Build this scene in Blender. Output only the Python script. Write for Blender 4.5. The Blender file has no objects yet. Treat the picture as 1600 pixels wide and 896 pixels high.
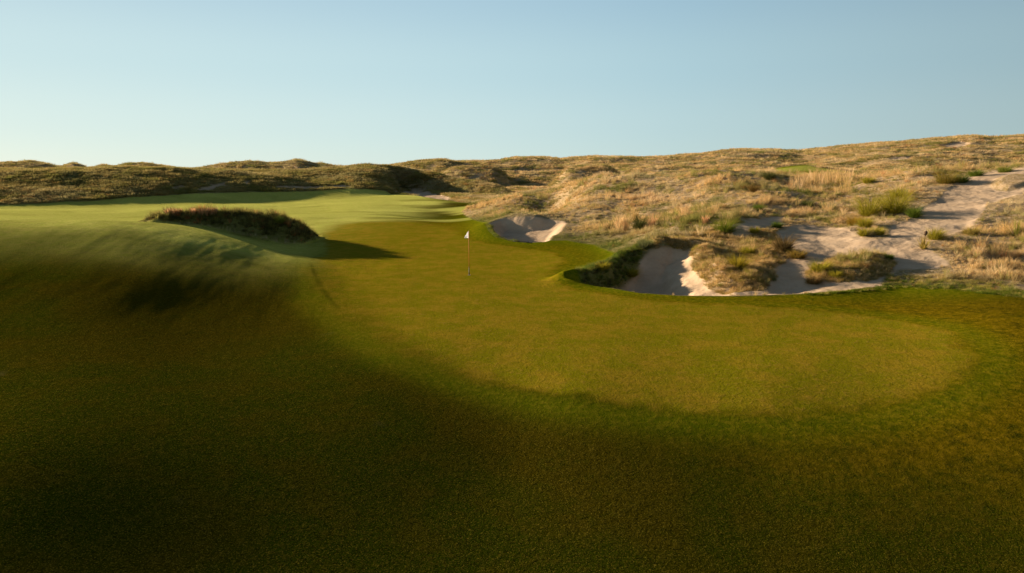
import bpy, math, random
import numpy as np
rng = np.random.default_rng(7)
random.seed(7)
R = math.radians
scene = bpy.context.scene
COL = scene.collection

# ------------------------------------------------------------------ camera
CAM_Z = 5.15
FPX = 1067.0
HOR = 265.0
PITCH = math.atan((448 - HOR) / FPX)
cam_d = bpy.data.cameras.new('camera')
cam_d.lens = 24.0; cam_d.sensor_width = 36.0
cam_d.clip_start = 0.1; cam_d.clip_end = 6000
cam = bpy.data.objects.new('camera', cam_d); COL.objects.link(cam)
cam.location = (0, 0, CAM_Z)
cam.rotation_euler = (math.pi / 2 - PITCH, 0, 0)
scene.camera = cam

# ------------------------------------------------------------------ light
SUN_EL = R(12)
SUN_AZ = R(-59)                      # clockwise from +Y ; negative = left of the view
sd = np.array([math.sin(SUN_AZ) * math.cos(SUN_EL), math.cos(SUN_AZ) * math.cos(SUN_EL), math.sin(SUN_EL)])
sun_d = bpy.data.lights.new('sun', 'SUN')
sun_d.energy = 5.0; sun_d.angle = R(0.8); sun_d.color = (1.0, 0.81, 0.58)
sun = bpy.data.objects.new('sun', sun_d); COL.objects.link(sun)
from mathutils import Vector
sun.rotation_euler = Vector((-sd[0], -sd[1], -sd[2])).to_track_quat('-Z', 'Y').to_euler()
sun.location = (-60, 40, 40)

w = bpy.data.worlds.new('World'); scene.world = w; w.use_nodes = True
nt = w.node_tree; nt.nodes.clear()
sky = nt.nodes.new('ShaderNodeTexSky'); sky.sky_type = 'NISHITA'; sky.sun_disc = False
sky.sun_elevation = SUN_EL; sky.sun_rotation = SUN_AZ
sky.altitude = 600; sky.air_density = 1.0; sky.dust_density = 0.6; sky.ozone_density = 1.3
sky.dust_density = 0.3; sky.ozone_density = 2.0
def wn(t, **k):
    nd = nt.nodes.new(t)
    for a_, b_ in k.items(): setattr(nd, a_, b_)
    return nd
# pale low sky, brighter towards the sun; overhead and behind darkened to cut fill
tc = wn('ShaderNodeTexCoord'); sx = wn('ShaderNodeSeparateXYZ'); nt.links.new(tc.outputs['Generated'], sx.inputs[0])
ramp = wn('ShaderNodeValToRGB'); nt.links.new(sx.outputs[2], ramp.inputs[0])
cr = ramp.color_ramp; cr.interpolation = 'EASE'
EXPO = 1.2
SKYK = 1 / (0.10 * 2 ** EXPO)
stops = [(0.0, (.60, .74, .73)), (.06, (.56, .71, .73)), (.14, (.50, .67, .72)), (.24, (.41, .58, .68)), (.42, (.15, .21, .28)), (1.0, (.06, .08, .12))]
while len(cr.elements) < len(stops): cr.elements.new(.5)
for e_, (p_, c_) in zip(cr.elements, stops): e_.position = p_; e_.color = (*c_, 1)
az_dot = wn('ShaderNodeVectorMath', operation='DOT_PRODUCT'); nt.links.new(tc.outputs['Generated'], az_dot.inputs[0]); az_dot.inputs[1].default_value = (math.sin(SUN_AZ), math.cos(SUN_AZ), 0)
glow = wn('ShaderNodeMapRange', interpolation_type='SMOOTHERSTEP'); nt.links.new(az_dot.outputs['Value'], glow.inputs[0]); glow.inputs[1].default_value = -.9; glow.inputs[2].default_value = 1.05; glow.inputs[3].default_value = .5; glow.inputs[4].default_value = 1.06
warm = wn('ShaderNodeMapRange'); nt.links.new(az_dot.outputs['Value'], warm.inputs[0]); warm.inputs[1].default_value = .3; warm.inputs[2].default_value = 1.0
wc = wn('ShaderNodeMix', data_type='RGBA'); nt.links.new(warm.outputs[0], wc.inputs[0]); wc.inputs[6].default_value = (SKYK * .93, SKYK, SKYK * 1.03, 1); wc.inputs[7].default_value = (SKYK * 1.10, SKYK * 1.04, SKYK * .97, 1)
m1 = wn('ShaderNodeVectorMath', operation='MULTIPLY'); nt.links.new(ramp.outputs[0], m1.inputs[0]); nt.links.new(wc.outputs[2], m1.inputs[1])
m2 = wn('ShaderNodeVectorMath', operation='SCALE'); nt.links.new(m1.outputs[0], m2.inputs[0]); nt.links.new(glow.outputs[0], m2.inputs['Scale'])
tint = wn('ShaderNodeMix', data_type='RGBA'); tint.inputs[0].default_value = .94
bg = wn('ShaderNodeBackground'); bg.inputs[1].default_value = 0.10
wo = wn('ShaderNodeOutputWorld')
nt.links.new(sky.outputs[0], tint.inputs[6]); nt.links.new(m2.outputs[0], tint.inputs[7]); nt.links.new(tint.outputs[2], bg.inputs[0]); nt.links.new(bg.outputs[0], wo.inputs[0])

vs = scene.view_settings
vs.view_transform = 'Standard'; vs.look = 'None'; vs.gamma = 1; vs.use_curve_mapping = False
vs.exposure = EXPO

# ------------------------------------------------------------------ noise
def _hash(ix, iy, seed):
    h = (ix.astype(np.int64) * 374761393 + iy.astype(np.int64) * 668265263 + seed * 1442695041) & 0xffffffff
    h = ((h ^ (h >> 13)) * 1274126177) & 0xffffffff
    h = (h ^ (h >> 16)) & 0xffffffff
    return h.astype(np.float64) / 4294967295.0
def noise(x, y, seed=0):             # gradient noise about -1..1
    ix = np.floor(x); iy = np.floor(y); fx = x - ix; fy = y - iy
    ux = fx * fx * fx * (fx * (fx * 6 - 15) + 10); uy = fy * fy * fy * (fy * (fy * 6 - 15) + 10)
    def g(dx, dy):
        a = _hash(ix + dx, iy + dy, seed) * 2 * np.pi
        return np.cos(a) * (fx - dx) + np.sin(a) * (fy - dy)
    n = (g(0, 0) * (1 - ux) + g(1, 0) * ux) * (1 - uy) + (g(0, 1) * (1 - ux) + g(1, 1) * ux) * uy
    return n * 1.5
def fbm(x, y, sc, octv=4, seed=0, gain=0.5):
    s = 0; a = 1.0; x = x / sc; y = y / sc
    for k in range(octv):
        s = s + a * noise(x, y, seed + k * 17); a *= gain; x = x * 2.03 + 5.1; y = y * 2.03 - 3.7
    return s
def sst(a, b, v):
    t = np.clip((v - a) / (b - a), 0, 1); return t * t * (3 - 2 * t)

# ------------------------------------------------------------------ where a view ray at forward distance Y stands in the world
def at(px, py, Y):
    u = (px - 800) / FPX; v = (448 - py) / FPX
    dY = math.cos(PITCH) + v * math.sin(PITCH); dZ = -math.sin(PITCH) + v * math.cos(PITCH)
    return (Y * u / dY, Y, CAM_Z + Y * dZ / dY)
def atz(px, py, z):
    v = (448 - py) / FPX
    dY = math.cos(PITCH) + v * math.sin(PITCH); dZ = -math.sin(PITCH) + v * math.cos(PITCH)
    return at(px, py, (z - CAM_Z) * dY / dZ)

# ------------------------------------------------------------------ base terrain from surveyed spot heights
P = []
def sz(*a):
    for px, py, z in a: P.append(atz(px, py, z))
def sy(*a):
    for px, py, Y in a: P.append(at(px, py, Y))
# foreground apron, sinking towards the camera
sz((0, 896, -.7), (400, 896, -1.15), (800, 896, -1.5), (1200, 896, -1.6), (1600, 896, -1.6),
   (0, 700, -.05), (400, 700, -.6), (800, 720, -1.05), (1200, 720, -1.0), (1600, 700, -.8),
   (300, 560, -.05), (600, 590, -.36), (900, 620, -.50), (1200, 620, -.45), (1500, 600, -.30),
   (550, 500, -.1), (700, 500, -.12), (900, 500, -.12), (1100, 520, -.18), (1350, 520, -.12), (1600, 540, .05),
   (733, 430, 0.0), (600, 430, .02), (850, 430, .02), (960, 462, -.02), (1150, 466, .0), (1300, 463, .02), (1400, 452, .10), (1600, 470, .35),
   (500, 470, .02), (480, 440, .12), (600, 380, .1), (730, 385, .1), (830, 385, .12), (900, 400, .15), (955, 400, .25), (870, 420, .1),
   (560, 350, .3), (650, 346, .3), (720, 352, .25), (800, 383, .15))
# left knoll of the fairway
sy((0, 345, 37), (150, 345, 38), (240, 348, 41), (320, 357, 44.5), (400, 374, 44), (450, 390, 42.5),
   (0, 400, 28.3), (150, 402, 28.8), (250, 405, 30), (330, 412, 31.5), (420, 418, 33.5),
   (0, 430, 25.2), (150, 432, 25.4), (250, 436, 26.4), (340, 440, 28.0), (430, 442, 29.4),
   (0, 470, 22.4), (150, 472, 22.6), (250, 474, 23.6), (340, 474, 24.9), (430, 470, 26.3),
   (-300, 340, 37), (-300, 430, 25.2), (-300, 474, 22.0), (60, 472, 22.3), (0, 520, 19.4), (200, 520, 20.0))
sz((500, 372, .1), (470, 385, .15), (450, 376, .1))
for X, Y, z in ((-34, 52, .3), (-22, 56, .1), (-45, 70, .0), (-15, 62, .2), (-8, 78, -.35), (-25, 85, -.2), (4, 76, -.2)): P.append((X, Y, z))
# far fairway
sz((0, 325, .0), (200, 316, .05), (400, 303, .3), (600, 302, .6), (700, 315, .35), (560, 320, .15), (300, 325, .1), (640, 330, -.1), (480, 335, .25))
# near dune on the right
sy((738, 330, 84), (785, 314, 86), (810, 308, 85), (900, 288, 82), (1000, 275, 76), (1100, 271, 72), (1180, 274, 68), (1260, 289, 66), (1350, 287, 62), (1400, 274, 60), (1260, 268, 100), (1200, 272, 94), (1330, 273, 94),
   (1450, 273, 58), (1560, 268, 56), (1640, 262, 56), (1900, 250, 56),
   (760, 345, 62), (800, 332, 62), (890, 338, 58), (900, 315, 66), (1000, 330, 58), (1000, 300, 67), (960, 382, 44), (1010, 368, 42),
   (1100, 355, 42), (1140, 352, 42), (1100, 310, 58), (1250, 305, 56), (1200, 345, 44), (1120, 400, 36.5), (1300, 352, 43), (1250, 410, 33.5),
   (1400, 305, 51), (1420, 362, 38), (1350, 410, 32.5), (1600, 385, 34), (1600, 320, 43), (1500, 400, 32.5), (1600, 440, 28.6), (1500, 440, 29),
   (1800, 400, 32), (1800, 320, 42), (1520, 300, 49))
for X, Y, z in ((0, 0, -2.0), (-12, 3, -1.2), (12, 3, -2.0), (0, -15, -2.4), (-20, 10, .4), (22, 10, -.9), (40, 25, 1.0), (-40, 15, 1.5), (40, -20, -1), (-40, -20, 1),
                (0, -60, -1), (80, 40, 3), (-80, 20, 3), (80, -60, 0), (-80, -60, 2), (0, -300, 1), (300, -200, 2), (-300, -200, 2), (400, 100, 3), (-400, 60, 2),
                (-60, 80, .3), (0, 110, .2), (30, 105, 2.5), (70, 112, 4.2), (90, 100, 4), (20, 92, 2.4), (50, 85, 4.0),
                (0, 200, 1), (-100, 200, 1), (100, 200, 4), (0, 500, -2), (-300, 400, -2), (300, 400, 4), (0, 1500, -14), (-1200, 900, -14), (1200, 900, -8)): P.append((X, Y, z))
P = np.array(P)
def warp(x, y):
    r = np.hypot(x, y) + 1e-9; s = np.log1p(r / 7.0) / r
    return x * s, y * s
def tker(d2): return 0.5 * d2 * np.log(d2 + 1e-12)
_px, _py = warp(P[:, 0], P[:, 1]); n = len(P)
_K = tker((_px[:, None] - _px) ** 2 + (_py[:, None] - _py) ** 2) + np.eye(n) * 0.0012
_A = np.zeros((n + 3, n + 3)); _A[:n, :n] = _K; _A[:n, n] = 1; _A[:n, n + 1] = _px; _A[:n, n + 2] = _py; _A[n:, :n] = _A[:n, n:].T
_c = np.linalg.solve(_A, np.concatenate([P[:, 2], np.zeros(3)]))
def base(x, y):
    wx, wy = warp(x, y); out = _c[n] + _c[n + 1] * wx + _c[n + 2] * wy
    for i in range(n): out += _c[i] * tker((wx - _px[i]) ** 2 + (wy - _py[i]) ** 2)
    return out

# ------------------------------------------------------------------ ridges: crest polylines (photo survey) with their own distances and widths
def ridge(pts, wf, wb, power=1.3):
    w = np.array([at(*p) for p in pts]); az = np.arctan2(w[:, 0], w[:, 1]); r = np.hypot(w[:, 0], w[:, 1])
    o = np.argsort(az); return az[o], r[o], w[o, 2], wf, wb, power
SKY_L = ridge([(-500, 250, 230), (-200, 248, 235), (0, 251, 240), (45, 249.5, 240), (65, 253, 240), (95, 261, 240), (115, 255.5, 236), (135, 264, 240), (148, 264.5, 240), (162, 259.5, 240), (178, 262, 244),
     (200, 256.5, 244), (225, 255.5, 246), (245, 257, 248), (262, 259, 248), (290, 264, 250), (315, 262.5, 250), (350, 256.5, 250), (390, 252, 250), (420, 253.5, 250), (440, 253, 248), (465, 249, 246),
     (490, 256, 245), (505, 255.5, 243), (522, 260, 240), (560, 262, 235), (620, 266, 230), (700, 275, 230)], 45, 90)
SKY_R = ridge([(480, 275, 240), (560, 268, 240), (600, 260, 235), (640, 254, 230), (670, 250, 228), (690, 248.5, 226), (708, 251.5, 226), (750, 251.5, 232), (785, 250, 240), (805, 246, 245), (850, 246.5, 250), (875, 249.5, 250),
     (900, 246.5, 255), (935, 245.5, 255), (1000, 247, 260), (1050, 245, 262), (1100, 241.5, 262), (1130, 237, 262), (1165, 234, 262), (1200, 235.5, 262), (1250, 238, 260), (1300, 233.5, 258),
     (1350, 229, 255), (1375, 226, 252), (1400, 225.5, 250), (1450, 220, 248), (1500, 216, 246), (1520, 214.5, 246), (1550, 216.5, 244), (1600, 213, 242), (1800, 205, 235), (2300, 200, 220)], 150, 260, 1.0)
BANK = ridge([(-900, 255, 120), (-400, 258, 120), (-100, 262, 124), (0, 264, 126), (100, 265, 128), (200, 264, 132), (300, 264, 138), (400, 265, 146), (480, 266, 152), (545, 262, 156), (575, 259, 160),
     (600, 262, 162), (640, 272, 162)], 42, 40)
BANK_R = ridge([(440, 285, 150), (480, 275, 152), (545, 262, 156), (575, 258, 160),
     (600, 258, 162), (625, 260, 163), (650, 265, 162), (680, 270, 158), (700, 275, 155), (725, 280, 150), (750, 285, 146), (785, 293, 139), (805, 304, 135), (840, 330, 130)], 15, 26)
HUMP = ridge([(830, 290, 150), (860, 272, 150), (885, 262, 152), (910, 259, 152), (950, 262, 152), (985, 267, 150), (1010, 276, 148)], 22, 22)
HUMP2 = ridge([(640, 272, 190), (690, 260, 190), (720, 257, 190), (760, 258, 190), (800, 265, 190), (830, 272, 188)], 20, 24)
RIDGES = [SKY_L, SKY_R, BANK, BANK_R, HUMP, HUMP2]
def layer(x, y, rd):
    low = -2.5 if rd is BANK else (-9.0 if len(rd[0]) > 10 else -1.0)
    az0, r0, z0, wf, wb, pw = rd
    az = np.arctan2(x, y); r = np.hypot(x, y)
    rc = np.interp(az, az0, r0); zc = np.interp(az, az0, z0)
    if rd is SKY_R: wf = np.interp(np.degrees(az), [-5, 4, 12], [60, 80, 150])
    d = r - rc; t = np.where(d < 0, -d / wf, d / wb)
    edge = np.minimum(az - az0[0], az0[-1] - az)
    prof = np.exp(-(t ** 2) * pw) * sst(0, .035 if low < -2 else .06, edge)
    zz = low + (zc - low) * prof
    return zz - 60 * sst(78, 60, r)
def smax(a, b, k):
    h = np.clip(0.5 + 0.5 * (a - b) / k, 0, 1); return b * (1 - h) + a * h + k * h * (1 - h) * 0.5

def mound_rise(x, y):
    mx, my = at(360, 340, 46.6)[:2]
    ex = (x - mx); bend = my + .10 * ex + .5 * np.sin(x * .9)
    ey = y - bend + .35 * noise(x * .8, y * .8, 5)
    top = np.interp(x, [mx - 6.5, mx - 4, mx - 2, mx + 1.3, mx + 3.2, mx + 4.3, mx + 5.1], [0, .5, 1.05, 1.5, 1.7, 1.25, 0])
    return top * sst(-2.1, -.7, ey) * sst(5.5, .8, ey)
def flat0(x, y):
    h = base(x, y)
    for rd, k in zip(RIDGES, (2.0, 2.0, .8, .6, 1.0, 1.0)):
        h = smax(h, layer(x, y, rd), k)
    # blow-out mound left of the green
    h = h + mound_rise(x, y)
    h = h + .95 * np.exp(-((x - 41) / 9) ** 2 - ((y - 98) / 9) ** 2)      # built-up pad of the far green patch
    return h

def hit(px, py, ymin=7, ymax=330):     # first place where the view ray through (px,py) meets the ground
    Ys = np.exp(np.linspace(math.log(ymin), math.log(ymax), 1400))
    u = (px - 800) / FPX; v = (448 - py) / FPX
    dY = math.cos(PITCH) + v * math.sin(PITCH); dZ = -math.sin(PITCH) + v * math.cos(PITCH)
    X = Ys * u / dY; Z = CAM_Z + Ys * dZ / dY
    below = Z < flat0(X, Ys)
    i = int(np.argmax(below)) if below.any() else len(Ys) - 1
    return X[i], Ys[i]
def poly(pts, **k): return np.array([hit(a, b, **k) for a, b in pts])
def sdf(x, y, pl):                     # positive inside
    if len(pl) > 2 and x.size > 4000 and pl is not ROUGH:
        lo = pl.min(0); hi = pl.max(0)
        db = np.maximum(np.maximum(lo[0] - x, x - hi[0]), np.maximum(lo[1] - y, y - hi[1]))
        out = np.where(db > 0, -db, -1.0) - 6.0; k = db < 6
        if k.any(): out[k] = sdf(x[k], y[k], pl) if k.sum() <= 4000 else _sdf(x[k], y[k], pl)
        return out
    return _sdf(x, y, pl)
def _sdf(x, y, pl):
    d = np.full(x.shape, 1e18); s = np.zeros(x.shape, bool)
    m = len(pl)
    for i in range(m):
        ax, ay = pl[i]; bx, by = pl[(i + 1) % m]
        ex, ey = bx - ax, by - ay; wx, wy = x - ax, y - ay
        t = np.clip((wx * ex + wy * ey) / (ex * ex + ey * ey + 1e-9), 0, 1)
        d = np.minimum(d, (wx - ex * t) ** 2 + (wy - ey * t) ** 2)
        c = (ay > y) != (by > y)
        s ^= c & (x < ax + (y - ay) * ex / (ey if abs(ey) > 1e-9 else 1e-9))
    d = np.sqrt(d); return np.where(s, d, -d)

def smooth_poly(pl, it=2):
    for _ in range(it):
        q = np.roll(pl, -1, 0); pl = np.stack([pl * .75 + q * .25, pl * .25 + q * .75], 1).reshape(-1, 2)
    return pl
GREEN = smooth_poly(poly([(487, 405), (500, 440), (530, 480), (565, 507), (620, 545), (700, 578), (800, 603), (900, 622), (1000, 634), (1100, 640), (1200, 642), (1300, 638), (1400, 624), (1480, 600), (1522, 565),
     (1505, 532), (1440, 508), (1330, 490), (1200, 480), (1050, 474), (950, 462), (870, 444), (845, 430), (868, 420), (884, 408), (864, 394), (800, 386), (745, 380), (715, 366), (700, 352), (640, 347), (560, 348), (512, 354), (505, 375), (520, 392)]), 1)
ROUGH = None
ROUGH = np.concatenate([poly([(0, 321), (80, 317), (150, 314), (260, 306), (330, 302), (400, 300), (500, 298), (600, 298), (650, 306), (720, 317)]),
     poly([(745, 318), (722, 330), (738, 343), (758, 348), (764, 362), (775, 373), (800, 378.5), (830, 380), (860, 377), (885, 376), (930, 383), (962, 396), (958, 410), (915, 424), (895, 430),
     (915, 440), (940, 448), (1000, 458), (1060, 462.5), (1150, 463), (1250, 460), (1320, 455), (1400, 447), (1500, 452), (1600, 464)]),
     np.array([(60, 22), (140, 10), (900, 0), (900, 1600), (-900, 1600), (-900, 60), (-120, 78)])])
MOUND = smooth_poly(poly([(215, 343), (260, 336), (300, 330), (340, 329), (400, 331), (440, 338), (466, 350), (472, 366), (450, 374), (410, 374), (370, 368), (340, 358), (300, 350), (250, 346)]), 1)
B1 = smooth_poly(poly([(761, 352), (775, 345), (798, 340), (828, 341), (860, 342), (888, 345), (880, 356), (874, 365), (862, 371), (858, 378), (830, 379.5), (805, 378), (780, 373), (766, 364)]), 1)
B2 = poly([(915, 440), (940, 446), (1000, 457), (1060, 461.5), (1150, 462), (1250, 459), (1320, 454), (1378, 447), (1380, 432), (1406, 420), (1440, 418), (1468, 418), (1475, 410), (1436, 394), (1434, 378), (1475, 362), (1503, 353),
     (1519, 332), (1527, 320), (1550, 309), (1597, 300), (1660, 294), (1720, 270), (1640, 262), (1600, 264), (1572, 265), (1540, 272), (1519, 278), (1503, 287), (1487, 303), (1475, 316), (1440, 331), (1437, 347),
     (1408, 353), (1404, 375), (1372, 381), (1331, 378), (1325, 362), (1300, 356), (1269, 353), (1250, 356), (1225, 366), (1244, 387), (1256, 400), (1240, 412), (1219, 427), (1190, 449), (1148, 453),
     (1112, 445), (1086, 420), (1076, 400), (1078, 392), (1050, 388), (1015, 394), (995, 408), (968, 424), (938, 434)])
ISL = smooth_poly(poly([(1262, 437), (1266, 418), (1290, 406), (1330, 399), (1369, 395), (1402, 403), (1394, 420), (1375, 432), (1341, 440), (1300, 434)]), 1)
ISL2 = smooth_poly(poly([(1542, 290), (1556, 277), (1600, 274), (1640, 282), (1600, 295), (1565, 297)]), 1)
PATCH = smooth_poly(poly([(1135, 364), (1165, 346), (1200, 335), (1228, 338), (1205, 355), (1165, 369)]), 1)
FARB = [poly(p) for p in ([(615, 293), (640, 290), (665, 296), (690, 304), (716, 312), (700, 314), (670, 309), (635, 303), (615, 298)],
     [(425, 291), (500, 287), (540, 288), (562, 294), (500, 295), (430, 294)], [(256, 299), (270, 294), (290, 292), (284, 299)],
     [(300, 298), (330, 290), (348, 292), (335, 298)], [(1380, 254), (1405, 250), (1432, 249), (1425, 255), (1395, 257)], [(1466, 226), (1500, 221), (1520, 223), (1490, 231)],
     [(340, 290), (355, 288), (357, 294), (344, 295)], [(378, 284), (392, 282), (396, 290), (382, 291)])]
TEE = smooth_poly(poly([(1200, 268), (1220, 260), (1262, 261), (1330, 268), (1350, 274), (1270, 278), (1215, 276)], ymin=80, ymax=140), 1)

def fields(x, y):
    """heights and surface weights at world places"""
    r = np.hypot(x, y)
    h = flat0(x, y)
    jag = fbm(x, y, 1.3, 3, 11) * .35
    sR = sdf(x, y, ROUGH); sG = sdf(x, y, GREEN); sM = (mound_rise(x, y) - .14) * 2.5 + 0 * x
    s1 = sdf(x, y, B1); s2 = sdf(x, y, B2); sI = sdf(x, y, ISL); sI2 = sdf(x, y, ISL2); sP = sdf(x, y, PATCH)
    sT = sdf(x, y, TEE)
    front = sst(0.0, 1.6, sR)                                   # 0 on the mown edge
    # ---- dune relief
    rough = np.maximum(sst(-.25, .25, sR + jag * .35 * sst(60, 75, r) - .05), sst(-.2, .3, sM + jag * .5))
    rough = rough * (1 - sst(-.4, .8, sT))
    amp = sst(0, 7, sR)
    far = sst(85, 150, r)
    rel = fbm(x, y, 7.5, 3, 3) * .25 * amp * (1 - far * .4) + fbm(x, y, 2.2, 3, 23) * .09 * np.maximum(sst(0, 2, sR), sst(0, 1, sM)) + far * amp * (fbm(x, y, 26, 3, 31) * .8 + fbm(x * .8, y, 60, 2, 41) * 1.2)
    rel = rel * (1 - .65 * sst(-1, 1.5, s2)) * (1 - .85 * sst(-1, 1, s1)) * (1 - .85 * sst(-3, 1, sT))
    skyguard = 1 - .6 * sst(225, 240, r) * sst(330, 240, r)
    h = h + rel * np.where(x < 0, .75, 1) * skyguard
    # ---- turf relief
    turf = 1 - rough
    h = h + turf * sst(-4, -9, x) * sst(20, 23, y) * sst(44, 38, y) * fbm(x + .25 * y, y * .22, 1.7, 3, 61) * .022
    h = h + turf * (fbm(x, y, 9, 2, 51) * .035 + fbm(x * 1.0, y * 1.0, 28, 2, 57) * .10 * sst(50, 90, y))
    # mown-edge scarp along the left of the green (soft step)
    # ---- bunkers
    dep2 = np.interp(x, [1, 4, 8, 12, 15, 20, 26], [1.0, 1.45, 1.5, .7, .35, .12, .05]) * sst(50, 33, y)
    e2 = s2 + jag * .4 * front + .5 * sst(9, 12, x) * sst(31, 33, y)
    isl = np.clip(sst(-.9, .35, sI), 0, 1)
    isw = sst(7.8, 9.5, x) * sst(14.5, 11, x) * sst(28.4, 30, y); wl = sst(8.6, 6.0, x) * sst(29.5, 31, y)          # steep overgrown wall on the sunward side only
    cut2 = sst(-.15 - .9 * wl - 1.7 * isw, np.interp(x, [6, 9], [.9, 3.2]) - .5 * wl, s2 + jag * .12 * front) * (1 - .55 * isl)
    h = h - dep2 * cut2 - .05 * sst(-.2, .4, e2)
    e1 = s1 + jag * .3 * front
    h = h - np.interp(x, [-3, 0, 2, 4, 6], [.95, 1.0, .9, .6, .3]) * sst(-.1, 1.3, s1)
    # raised, overgrown lips on the sunward side of both bunkers
    lipn = np.exp(-((s2 + .7) / .9) ** 2) * sst(13.5, 11.5, x) * sst(29.5, 32, y) * sst(48, 42, y)
    h = h + .40 * lipn * (1 + .6 * fbm(x, y, 1.6, 2, 71))
    lip1 = np.exp(-((s1 + .6) / .8) ** 2) * sst(3.5, 1.5, x) * sst(46, 49, y)
    h = h + .12 * lip1
    h = h + .18 * np.exp(-((x - 12.3) / 2.6) ** 2 - ((y - 34.5) / 3.2) ** 2) * sst(.2, -1.2, s2)
    h = h + .35 * sst(-.2, 1.2, sI) + .25 * sst(-.1, .8, sI2)
    # sand weights
    sand = sst(-.12, .12, e2) * (1 - sst(-.15, .15, sI + jag * .9)) * (1 - sst(-.15, .15, sI2 + jag * .9))
    sand = np.maximum(sand, sst(-.1, .1, e1))
    sand = np.maximum(sand, sst(-.5, .3, sP + jag * 1.4) * .95)
    fs = np.zeros(x.shape)
    for q in FARB:
        s_ = sdf(x, y, q) + jag * 1.6; fs = np.maximum(fs, sst(-.3, .3, s_)); h = h - .35 * sst(-.3, 1.2, s_)
    sandn = fbm(x, y, 3.0, 3, 91)
    h = h + sand * (fbm(x, y, 1.6, 3, 95) * .03 + fbm(x, y, .45, 2, 97) * .012)
    sand = np.maximum(sand, fs)
    rough = rough * (1 - sand * .0)
    gw = .32 + 1.2 * sst(50, 60, y) + 2.0 * sst(1, -6, x) * sst(40, 34, y) * sst(13, 18, y); green = sst(-gw, gw, sG + fbm(x, y, .8, 3, 211) * .22 + fbm(x, y, 3.5, 2, 213) * .25) * (1 - rough)
    lush = np.exp(-np.maximum(sR, 0) / 3.5) * sst(12, 3, x) * sst(30, 40, y) * sst(90, 60, y)
    lush = np.maximum(lush, np.exp(-np.maximum(sR - 1.2, 0) / 2.8) * sst(13, 9, x) * sst(1, 3.5, x) * sst(32, 37, y) * sst(66, 54, y) * np.clip(.8 + .4 * fbm(x, y, 2.5, 2, 205), 0, 1))
    lush = np.maximum(lush, sst(-3.5, -1.2, s2) * sst(8.5, 6.8, x) * sst(29.5, 30.5, y) * (1 - sst(-.1, .3, s2)))
    lush = np.maximum(lush, .8 * sst(8, -15, x) * sst(86, 95, y) * sst(175, 140, y))
    lush = np.maximum(lush, np.exp(-np.maximum(sR, 0) / 1.3) * sst(9, 14, x))
    return dict(h=h, green=green, sand=sand, rough=np.clip(np.maximum(rough, sand), 0, 1), lush=lush, sR=sR, sG=sG, sM=sM, s1=s1, s2=s2, sT=sT, sI=sI, e1=e1, e2=e2, fs=fs)

# ------------------------------------------------------------------ ground sheet, finer where it is near and in view
azs = [np.arange(-180, -62, 1.5), np.arange(-62, -39, .25), np.arange(-39, 39, .075), np.arange(39, 62, .3), np.arange(62, 180.01, 1.5)]
az = np.radians(np.concatenate(azs)); az[-1] = math.pi
rr = [0.0]
r = 1.5
while r < 2500:
    rr.append(r)
    r *= 1.04 if r < 7.5 else (1.0075 if r < 24 else (1.0036 if r < 72 else (1.006 if r < 280 else 1.06)))
rr = np.array(rr)
NA, NR = len(az), len(rr)
A_, R_ = np.meshgrid(az, rr)          # NR x NA
GX = (R_ * np.sin(A_)).ravel(); GY = (R_ * np.cos(A_)).ravel()
F = fields(GX, GY)
GZ = F['h'].reshape(NR, NA)
GZ[0, :] = GZ[0].mean(); GZ[:, -1] = GZ[:, 0]; GZ = GZ.ravel()
co = np.stack([GX, GY, GZ], 1)
i = np.arange(NR - 1)[:, None] * NA + np.arange(NA - 1)[None, :]
quads = np.stack([i, i + 1, i + NA + 1, i + NA], -1).reshape(-1, 4)
# normals by finite differences on the grid
g = co.reshape(NR, NA, 3)
dr = np.gradient(g, axis=0); da = np.gradient(g, axis=1)
nn = np.cross(da, dr); nn /= (np.linalg.norm(nn, axis=2, keepdims=True) + 1e-12)
nn[nn[..., 2] < 0] *= -1; nn[0] = (0, 0, 1); nn = nn.reshape(-1, 3)
print('grid', NA, NR, len(quads))

def link_mesh(name, V, Q, mat, smooth=True, cols=None, normals=None, parent=None):
    me = bpy.data.meshes.new(name)
    k = Q.shape[1]
    me.vertices.add(len(V)); me.vertices.foreach_set('co', V.astype(np.float32).ravel())
    me.loops.add(Q.size); me.loops.foreach_set('vertex_index', Q.astype(np.int32).ravel())
    me.polygons.add(len(Q)); me.polygons.foreach_set('loop_start', np.arange(0, Q.size, k, dtype=np.int32))
    me.update(calc_edges=True)
    me.polygons.foreach_set('use_smooth', np.full(len(Q), smooth))
    for nm, c in (cols or {}).items():
        a = me.attributes.new(nm, 'FLOAT_COLOR', 'POINT'); a.data.foreach_set('color', c.astype(np.float32).ravel())
    if normals is not None: me.normals_split_custom_set_from_vertices(normals.astype(np.float32).tolist() if len(V) < 0 else [tuple(v) for v in normals])
    if mat: me.materials.append(mat)
    o = bpy.data.objects.new(name, me); COL.objects.link(o)
    if parent: o.parent = parent
    return o
def tag(o, label=None, cat=None, group=None, kind=None):
    if label: o['label'] = label
    if cat: o['category'] = cat
    if group: o['group'] = group
    if kind: o['kind'] = kind
    return o

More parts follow.
